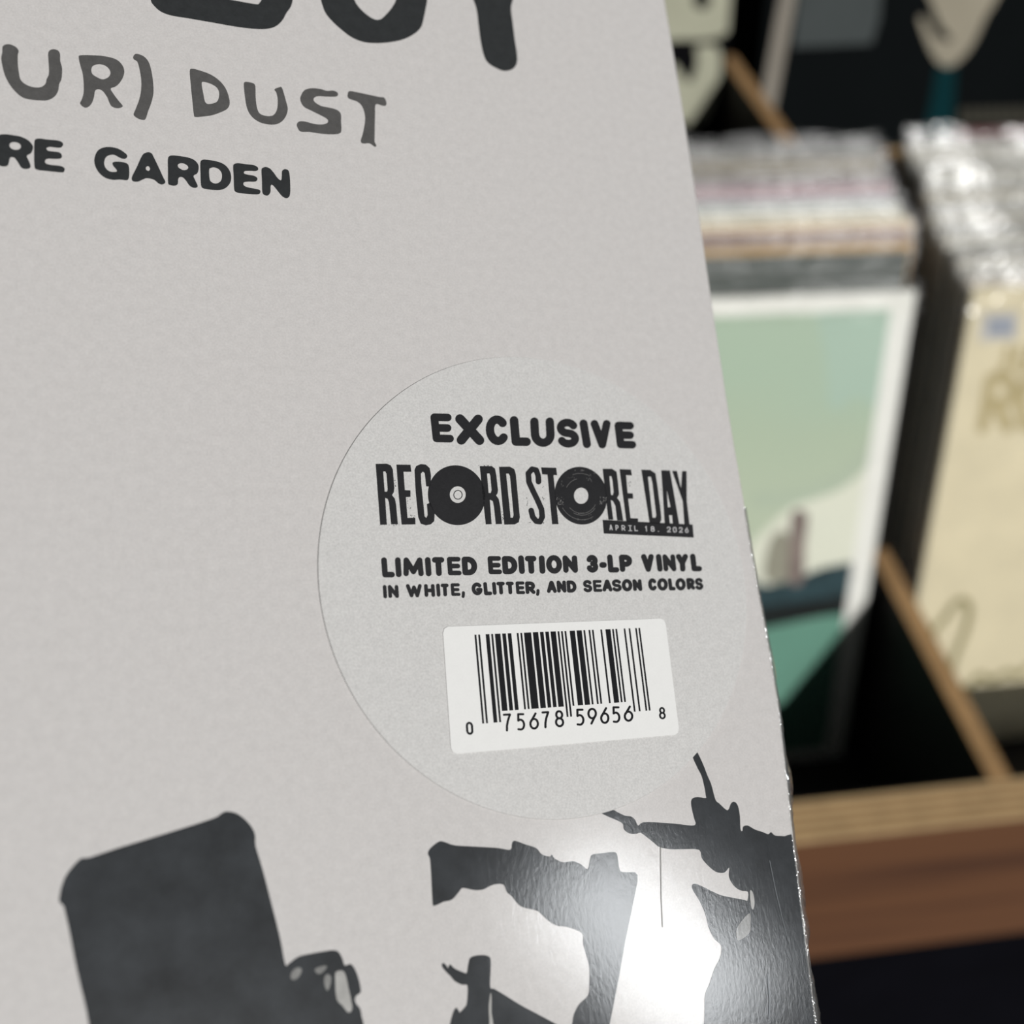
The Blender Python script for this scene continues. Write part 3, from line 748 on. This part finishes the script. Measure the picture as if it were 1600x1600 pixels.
fl = link_mesh('floor', [(-4, -3, 0), (4, -3, 0), (4, 4, 0), (-4, 4, 0)], [(0, 1, 2, 3)], MAT['floor'])
put(fl, 'dark shop floor under the record bins', 'floor', kind='structure')

wb = link_mesh('wall_back', [(-4, 1.25, 0), (4, 1.25, 0), (4, 1.25, 2.7), (-4, 1.25, 2.7), (-4, 1.35, 0), (4, 1.35, 0), (4, 1.35, 2.7), (-4, 1.35, 2.7)],
               [(0, 1, 2, 3), (7, 6, 5, 4), (0, 4, 5, 1), (3, 2, 6, 7), (0, 3, 7, 4), (1, 5, 6, 2)], mat_plain('charcoal_wall_paint', (52, 52, 54), var=0.05, scale=8))
put(wb, 'charcoal painted shop wall behind the raised record bin', 'wall', kind='structure')

# ------------------------------------------------------------------ records in the bins
_card = {}
def matte(nm, rgb, var=0.06):
    return mat_plain(nm, rgb, rough=0.75, spec=0.02, var=var, scale=30)
def card(rgb, gloss=0.25):
    if rgb not in _card:
        _card[rgb] = mat_plain('record_cover_%d' % len(_card), rgb, rough=0.45, spec=gloss, var=0.05, scale=40)
    return _card[rgb]

SZ, TH = 315.0, 3.6
def rec_matrix(xr, yb, zf, lean=LEAN, yaw=0.0):
    """frame of a record: origin at its bottom centre on the front face; x along, y up the cover, z out of the face"""
    s_, c_ = math.sin(lean), math.cos(lean)
    ax = Vector((math.cos(yaw), math.sin(yaw), 0))
    fy = Vector((-math.sin(yaw), math.cos(yaw), 0))
    up = fy * s_ + Vector((0, 0, c_))
    nn = -fy * c_ + Vector((0, 0, s_))
    o = CAM + Vector((xr - SZ / 2, yb, zf + TH * s_ + 0.4)) * MM
    return Matrix(((ax[0], up[0], nn[0], o[0]), (ax[1], up[1], nn[1], o[1]), (ax[2], up[2], nn[2], o[2]), (0, 0, 0, 1)))

def cover_mesh():
    b = 0.9
    h = SZ / 2
    V, f = [], []
    def rg(i, n_):
        return [(-h + i, 0 + i, n_), (h - i, 0 + i, n_), (h - i, SZ - i, n_), (-h + i, SZ - i, n_)]
    rr = [rg(b, 0), rg(0, -b), rg(0, -TH + b), rg(b, -TH)]
    for r_ in rr: V += [tuple(c * MM for c in p) for p in r_]
    for a_ in range(3):
        for k in range(4):
            k2 = (k + 1) % 4
            f.append((a_ * 4 + k, (a_ + 1) * 4 + k, (a_ + 1) * 4 + k2, a_ * 4 + k2))
    f.append((0, 1, 2, 3)); f.append((15, 14, 13, 12))
    me = bpy.data.meshes.new('cover')
    me.from_pydata(V, [], f)
    bm = bmesh.new(); bm.from_mesh(me); bmesh.ops.recalc_face_normals(bm, faces=bm.faces); bm.to_mesh(me); bm.free()
    return me

def film_top(seed, amp, up_, down_):
    """the loose open end of a clear outer sleeve standing above the cover: front and back sheet"""
    r_ = random.Random(seed)
    nx, ny = 44, 4
    V, f = [], []
    ph = [r_.uniform(0, 6.28) for _ in range(6)]
    fr = [r_.uniform(.02, .05), r_.uniform(.06, .11), r_.uniform(.12, .2)]
    h = SZ / 2 + 2.5
    for side in (0, 1):
        o = len(V)
        for i in range(nx + 1):
            x = -h + 2 * h * i / nx
            wv = math.sin(x * fr[0] + ph[0 + side]) + .7 * math.sin(x * fr[1] + ph[2 + side]) + .45 * math.sin(x * fr[2] + ph[4 + side])
            top = up_ * (1 + .18 * math.sin(x * fr[1] * .7 + ph[3]) + .12 * math.sin(x * fr[2] + ph[1]))
            for j in range(ny + 1):
                t = j / ny
                y = SZ - down_ + (down_ + top) * t
                z0_ = 0.7 if side == 0 else -TH - 0.7
                z = z0_ + amp * t * t * wv * (0.6 if side == 0 else 0.5) + (-1.6 * t * t if side == 0 else 1.6 * t * t)
                V.append((x * MM, y * MM, z * MM))
        for i in range(nx):
            for j in range(ny):
                q = o + i * (ny + 1) + j
                f.append((q, q + ny + 1, q + ny + 2, q + 1))
    me = bpy.data.meshes.new('outer_film')
    me.from_pydata(V, [], f)
    for p in me.polygons: p.use_smooth = True
    return me

COVER = cover_mesh()
FILMS = [film_top(s_, 1.1, 6.0, 14.0) for s_ in range(5)]
CRUMP = [film_top(20 + s_, 2.4, 10.0, 16.0) for s_ in range(6)]

def record(xr, yb, zf, rgb, label_, group=None, film=None, film_mat='film', lean=LEAN, yaw=0.0, mat=None, name='record_sleeve'):
    root = empty(name, rec_matrix(xr, yb, zf, lean, yaw))
    put(root, label_, 'record', group)
    c = bpy.data.objects.new('cover', COVER)
    COL.objects.link(c); c.parent = root
    c.data = COVER.copy(); c.data.materials.clear(); c.data.materials.append(mat or card(rgb))
    if film is not None:
        fo = bpy.data.objects.new('plastic_sleeve_top', film.copy())
        COL.objects.link(fo); fo.parent = root
        fo.data.materials.append(MAT[film_mat])
    return root

def on_record(root, x, y):
    """pixel -> millimetres on the face of a record"""
    inv = root.matrix_world.inverted()
    o = inv @ CAM
    d = inv.to_3x3() @ ray(x, y)
    t = -o[2] / d[2]
    p = o + d * t
    return p[0] / MM, p[1] / MM

def face_print(name, root, loops_px, mat, h=0.15, smooth=True, parent=None, bounds=None):
    loops = [catmull(l, 4) if smooth else l for l in loops_px]
    loops = [[on_record(root, *p) for p in l] for l in loops]
    bx0, bx1, by0, by1 = bounds or (-SZ / 2 + .8, SZ / 2 - .8, .8, SZ - .8)
    loops = [[(min(max(p[0], bx0), bx1), min(max(p[1], by0), by1)) for p in l] for l in loops]
    v, f = tri_poly(loops)
    V = [(p[0] * MM, p[1] * MM, h * MM) for p in v]
    F2 = []
    for t in f:
        a_, b_, c_ = (Vector(V[i]) for i in t)
        F2.append(t if (b_ - a_).cross(c_ - a_).z > 0 else tuple(reversed(t)))
    return link_mesh(name, V, F2, mat, parent or root)

def face_rect(name, root, x0, x1, y0, y1, mat, h=0.1):
    V = [(x * MM, y * MM, h * MM) for (x, y) in ((x0, y0), (x1, y0), (x1, y1), (x0, y1))]
    return link_mesh(name, V, [(0, 1, 2, 3)], mat, root)

ZF1 = -615.0
# --- the teal record in front
teal = record(309.1, 369.2, ZF1, (246, 246, 240), 'pale green landscape record cover with white border, foremost in the bin beside the grey album', film=FILMS[0])
def mat_sky_print():
    m = bpy.data.materials.new('pale_green_art_print')
    nt, N, L, p = nodes_of(m)
    v = texco(nt, (1, 1, 1))
    f = noise(nt, v, 9, 2, 0.5)
    sp = N.new('ShaderNodeSeparateXYZ'); L.new(v, sp.inputs[0])
    mp = N.new('ShaderNodeMapRange'); mp.inputs[1].default_value = 0.12; mp.inputs[2].default_value = 0.31; L.new(sp.outputs['Y'], mp.inputs[0])
    mx = N.new('ShaderNodeMath'); mx.operation = 'MULTIPLY_ADD'; L.new(f, mx.inputs[0]); mx.inputs[1].default_value = 0.5; L.new(mp.outputs[0], mx.inputs[2])
    col = ramp(nt, mx.outputs[0], [(0.15, lin((216, 222, 204))), (0.5, lin((198, 209, 186))), (0.85, lin((190, 205, 182))), (1.0, lin((186, 205, 184)))])
    L.new(col, p.inputs['Base Color'])
    p.inputs['Roughness'].default_value = 0.4
    p.inputs['Specular IOR Level'].default_value = 0.25
    return m
art = face_rect('art_panel', teal, -SZ / 2 + 12, SZ / 2 - 14, 9, SZ - 10, mat_sky_print(), 0.1)
P_ = lambda nm, rgb, var=0.08, sc=40: mat_plain(nm, rgb, rough=0.45, spec=0.25, var=var, scale=sc)
m_ground = P_('teal_ground_print', (112, 160, 142), 0.05, 12)
m_hill = P_('dark_teal_hill_print', (48, 72, 78), 0.5, 60)
m_fig = P_('grey_brown_tower_print', (138, 124, 118), 0.2, 60)
m_pale = P_('pale_cream_print', (234, 236, 220), 0.03, 12)
m_arc = P_('pale_grey_green_print', (190, 203, 182), 0.03, 12)
AB = (-SZ / 2 + 12, SZ / 2 - 14, 9, SZ - 10)
def art_print(nm, pts, mat, h, smooth=True):
    return face_print(nm, teal, [pts], mat, h, smooth, art, AB)
art_print('sea_green_patch', [(1285, 440), (1450, 430), (1440, 520), (1420, 600), (1400, 650), (1340, 620), (1300, 640), (1290, 560)], P_('sea_green_print', (184, 206, 190), 0.03, 8), 0.115)
art_print('pale_light_patch', [(900, 960), (1050, 930), (1150, 905), (1175, 850), (1240, 790), (1300, 770), (1345, 740), (1400, 680), (1400, 800), (1370, 930), (1240, 930), (1050, 960)], m_pale, 0.12)
art_print('arched_band', [(1180, 770), (1250, 760), (1310, 735), (1352, 690), (1400, 600), (1410, 650), (1370, 710), (1330, 752), (1270, 780), (1190, 795)], m_arc, 0.13)
art_print('teal_ground', [(600, 1070), (1000, 1018), (1160, 988), (1220, 976), (1290, 962), (1400, 944), (1400, 1300), (600, 1400)], m_ground, 0.13, False)
art_print('dark_hill', [(600, 1000), (760, 948), (830, 960), (900, 925), (960, 938), (1040, 908), (1090, 915), (1120, 900), (1158, 882), (1176, 905), (1200, 915), (1236, 902), (1262, 896), (1290, 886), (1345, 876), (1390, 870), (1380, 948), (1290, 962), (1220, 976), (1160, 988), (1110, 995), (1000, 1018), (600, 1070)], m_hill, 0.14)
art_print('dark_shore', [(600, 1040), (1000, 982), (1120, 955), (1180, 948), (1240, 942), (1290, 934), (1345, 925), (1390, 920), (1380, 948), (1290, 962), (1220, 976), (1160, 988), (1110, 995), (1000, 1018), (600, 1070)], P_('black_shore_print', (20, 28, 28), 0.3, 40), 0.15)
art_print('round_tree', [(1195, 905), (1198, 860), (1212, 832), (1230, 832), (1236, 865), (1228, 908)], P_('grey_green_tree_print', (160, 158, 142), 0.1, 40), 0.155)
art_print('tower', [(1232, 908), (1234, 850), (1236, 806), (1248, 796), (1262, 806), (1258, 850), (1254, 908)], m_fig, 0.165)
def front_film(root):
    h = SZ / 2 + 3
    V, f = [], []
    for i in range(9):
        for j in range(9):
            x = -h + 2 * h * i / 8; y = 1 + (SZ + 3) * j / 8
            V.append((x * MM, y * MM, (1.4 + .15 * math.sin(i * 1.3) * math.sin(j * .9)) * MM))
    for i in range(8):
        for j in range(8):
            q = i * 9 + j
            f.append((q, q + 9, q + 10, q + 1))
    link_mesh('plastic_sleeve_front', V, f, MAT['film_front'], root, smooth=True)
front_film(teal)

# --- the stack behind it
GL = 'records filed behind the pale green cover'
left = [
 (40, (84, 90, 86), 'dark grey-green record filed directly behind the pale green cover'),
 (50, (196, 158, 100), 'tan orange record edge in front of the mauve-red one'),
 (56, (150, 142, 140), 'pinkish grey record edge between the tan and mauve-red records'),
 (63, (128, 74, 82), 'mauve-red record edge in the middle of the left stack'),
 (71, (222, 196, 160), 'beige record edge behind the mauve-red record'),
 (79, (226, 214, 186), 'cream record edge behind the beige record'),
 (87, (216, 216, 204), 'off-white record edge behind the cream record'),
 (95, (232, 232, 228), 'bright white record edge before the grey-blue record'),
 (103, (146, 160, 168), 'grey-blue record edge before the pink records'),
 (111, (196, 170, 176), 'pale pink record edge behind the grey-blue record'),
 (119, (150, 104, 120), 'mauve pink record edge in the rear of the left stack'),
 (128, (140, 126, 130), 'dusty pink-grey record edge behind the mauve pink one'),
 (137, (118, 114, 108), 'warm grey record edge before the olive tan record'),
 (147, (112, 98, 70), 'olive tan record edge near the rear of the left stack'),
 (157, (110, 102, 80), 'khaki record edge behind the olive tan record'),
 (166, (84, 82, 78), 'dark warm grey record edge behind the khaki record'),
 (176, (70, 72, 72), 'charcoal grey record edge, rearmost of the left stack'),
]
def ramp_x(off, pts):
    for (a0, b0), (a1, b1) in zip(pts[:-1], pts[1:]):
        if off <= a1: return b0 + (b1 - b0) * (off - a0) / (a1 - a0)
    return pts[-1][1]
rl = random.Random(5)
for k, (off, rgb, lb) in enumerate(left):
    xr = ramp_x(off, [(0, 309), (40, 322), (62, 334), (100, 340), (130, 344), (150, 352), (190, 360)]) + rl.uniform(-3, 3)
    record(xr, 369.2 + off, ZF1, rgb, lb, GL, film=FILMS[k % 5], yaw=rl.uniform(-.003, .003))

# --- the cream record and the stack behind it
cream = record(342 + SZ, 369.2, ZF1, (230, 220, 190), 'cream record cover with brown lettering and looping script, foremost beside the dark bin divider', film=CRUMP[0], film_mat='film_crumple')
m_brown = P_('faded_gold_lettering', (192, 178, 136), 0.08, 60)
m_script = P_('olive_script_print', (150, 142, 100), 0.1, 60)
m_tag = P_('pale_blue_price_label', (206, 203, 196), 0.04, 60)
m_tagi = P_('blue_grey_price_print', (162, 168, 180), 0.15, 90)
tag_ = face_print('price_label', cream, [[(1533, 488), (1592, 486), (1590, 532), (1528, 534)]], m_tag, 0.2, smooth=False)
face_print('price_print', cream, [[(1545, 496), (1584, 495), (1582, 524), (1541, 525)]], m_tagi, 0.25, smooth=False, parent=tag_)
def face_strokes(name, root, pls, r, mat, h=0.16):
    pm = [[on_record(root, *p) for p in pl] for pl in pls]
    v, f = stroke_union(pm, r)
    V = [(p[0] * MM, p[1] * MM, h * MM) for p in v]
    F2 = []
    for t in f:
        a_, b_, c_ = (Vector(V[i]) for i in t[:3])
        F2.append(t if (b_ - a_).cross(c_ - a_).z > 0 else tuple(reversed(t)))
    return link_mesh(name, V, F2, mat, root)
face_strokes('small_lettering', cream, [[(1575, 545), (1570, 575), (1562, 580)], [(1592, 545), (1588, 572), (1596, 580), (1608, 572), (1612, 545)]], 2.2, m_brown)
face_strokes('large_lettering', cream, [[(1535, 668), (1548, 592), (1572, 590), (1584, 606), (1576, 626), (1546, 632)], [(1556, 632), (1576, 668)],
                                        [(1618, 590), (1602, 600), (1594, 630), (1600, 662), (1618, 670), (1636, 655), (1640, 625), (1634, 598), (1618, 590)]], 3.6, m_brown)
face_strokes('looping_script', cream, [catmull([(1462, 1010), (1480, 960), (1500, 938), (1514, 950), (1508, 985), (1490, 1030), (1484, 1062), (1494, 1078), (1512, 1072), (1530, 1055), (1546, 1062), (1560, 1058), (1576, 1050), (1592, 1055), (1610, 1040), (1640, 1030)], 4)[:-4]], 2.4, m_script)
front_film(cream)
GR = 'records in crumpled plastic filed behind the cream cover'
right_cols = [(214, 206, 196), (200, 200, 196), (226, 220, 206), (150, 150, 148), (232, 230, 222), (190, 186, 176), (128, 130, 132), (222, 216, 200), (176, 176, 176), (230, 228, 222), (208, 198, 176), (160, 160, 158), (224, 222, 214), (198, 194, 182), (140, 140, 138), (216, 212, 200), (180, 174, 160), (206, 204, 198)]
names_r = ['pale rose-grey', 'light grey', 'warm ivory', 'mid grey', 'near white', 'putty', 'slate grey', 'soft cream', 'ash grey', 'chalk white', 'sand', 'stone grey', 'milk white', 'oatmeal', 'dim grey', 'pale linen', 'taupe', 'silver grey']
for k, rgb in enumerate(right_cols):
    off = 11 + k * 9.6
    xl = ramp_x(off, [(0, 342), (60, 350), (120, 366), (190, 384)]) + rl.uniform(-3, 3)
    record(xl + SZ, 369.2 + off, ZF1, rgb, '%s record in crumpled clear plastic, %s behind the cream cover' % (names_r[k], ['next', 'second', 'third', 'fourth', 'fifth', 'sixth', 'seventh', 'eighth', 'ninth', 'tenth', 'eleventh', 'twelfth', 'thirteenth', 'fourteenth', 'fifteenth', 'sixteenth', 'seventeenth', 'eighteenth'][k]), GR,
           film=CRUMP[(k + 1) % 6], film_mat='film_crumple', yaw=rl.uniform(-.003, .003))

# --- raised row behind
ZF2 = -615.0 + 141
blackrec = record(317, 805, ZF2, (14, 14, 16), 'black record cover with fat off-white letters in the raised bin', mat=matte('matte_black_cover', (12, 12, 14)))
m_white = matte('dim_lit_white_print', (172, 172, 152))  # white print greyed: the raised row's dimmer light is in the colour
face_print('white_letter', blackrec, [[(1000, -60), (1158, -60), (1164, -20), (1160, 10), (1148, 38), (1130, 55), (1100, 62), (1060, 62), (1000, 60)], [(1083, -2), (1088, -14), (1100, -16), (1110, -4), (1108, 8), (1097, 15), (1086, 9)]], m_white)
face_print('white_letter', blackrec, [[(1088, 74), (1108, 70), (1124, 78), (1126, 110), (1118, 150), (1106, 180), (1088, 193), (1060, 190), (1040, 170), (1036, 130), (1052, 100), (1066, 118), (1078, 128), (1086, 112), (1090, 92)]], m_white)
darkrec = record(346 + SZ, 805, ZF2, (16, 18, 19), 'near-black record cover with pale left stripe and beige arrow emblem in the raised bin', mat=matte('matte_near_black_cover', (14, 17, 18)))
xl0 = on_record(darkrec, 1224, 0)[0]
face_print('pale_stripe', darkrec, [[(1222, -60 + 40), (1246, -20), (1207, 190), (1183, 190)]], matte('dim_lit_stripe_print', (140, 134, 124)), smooth=False)  # stripe colour greyed too for the dimmer light on this row
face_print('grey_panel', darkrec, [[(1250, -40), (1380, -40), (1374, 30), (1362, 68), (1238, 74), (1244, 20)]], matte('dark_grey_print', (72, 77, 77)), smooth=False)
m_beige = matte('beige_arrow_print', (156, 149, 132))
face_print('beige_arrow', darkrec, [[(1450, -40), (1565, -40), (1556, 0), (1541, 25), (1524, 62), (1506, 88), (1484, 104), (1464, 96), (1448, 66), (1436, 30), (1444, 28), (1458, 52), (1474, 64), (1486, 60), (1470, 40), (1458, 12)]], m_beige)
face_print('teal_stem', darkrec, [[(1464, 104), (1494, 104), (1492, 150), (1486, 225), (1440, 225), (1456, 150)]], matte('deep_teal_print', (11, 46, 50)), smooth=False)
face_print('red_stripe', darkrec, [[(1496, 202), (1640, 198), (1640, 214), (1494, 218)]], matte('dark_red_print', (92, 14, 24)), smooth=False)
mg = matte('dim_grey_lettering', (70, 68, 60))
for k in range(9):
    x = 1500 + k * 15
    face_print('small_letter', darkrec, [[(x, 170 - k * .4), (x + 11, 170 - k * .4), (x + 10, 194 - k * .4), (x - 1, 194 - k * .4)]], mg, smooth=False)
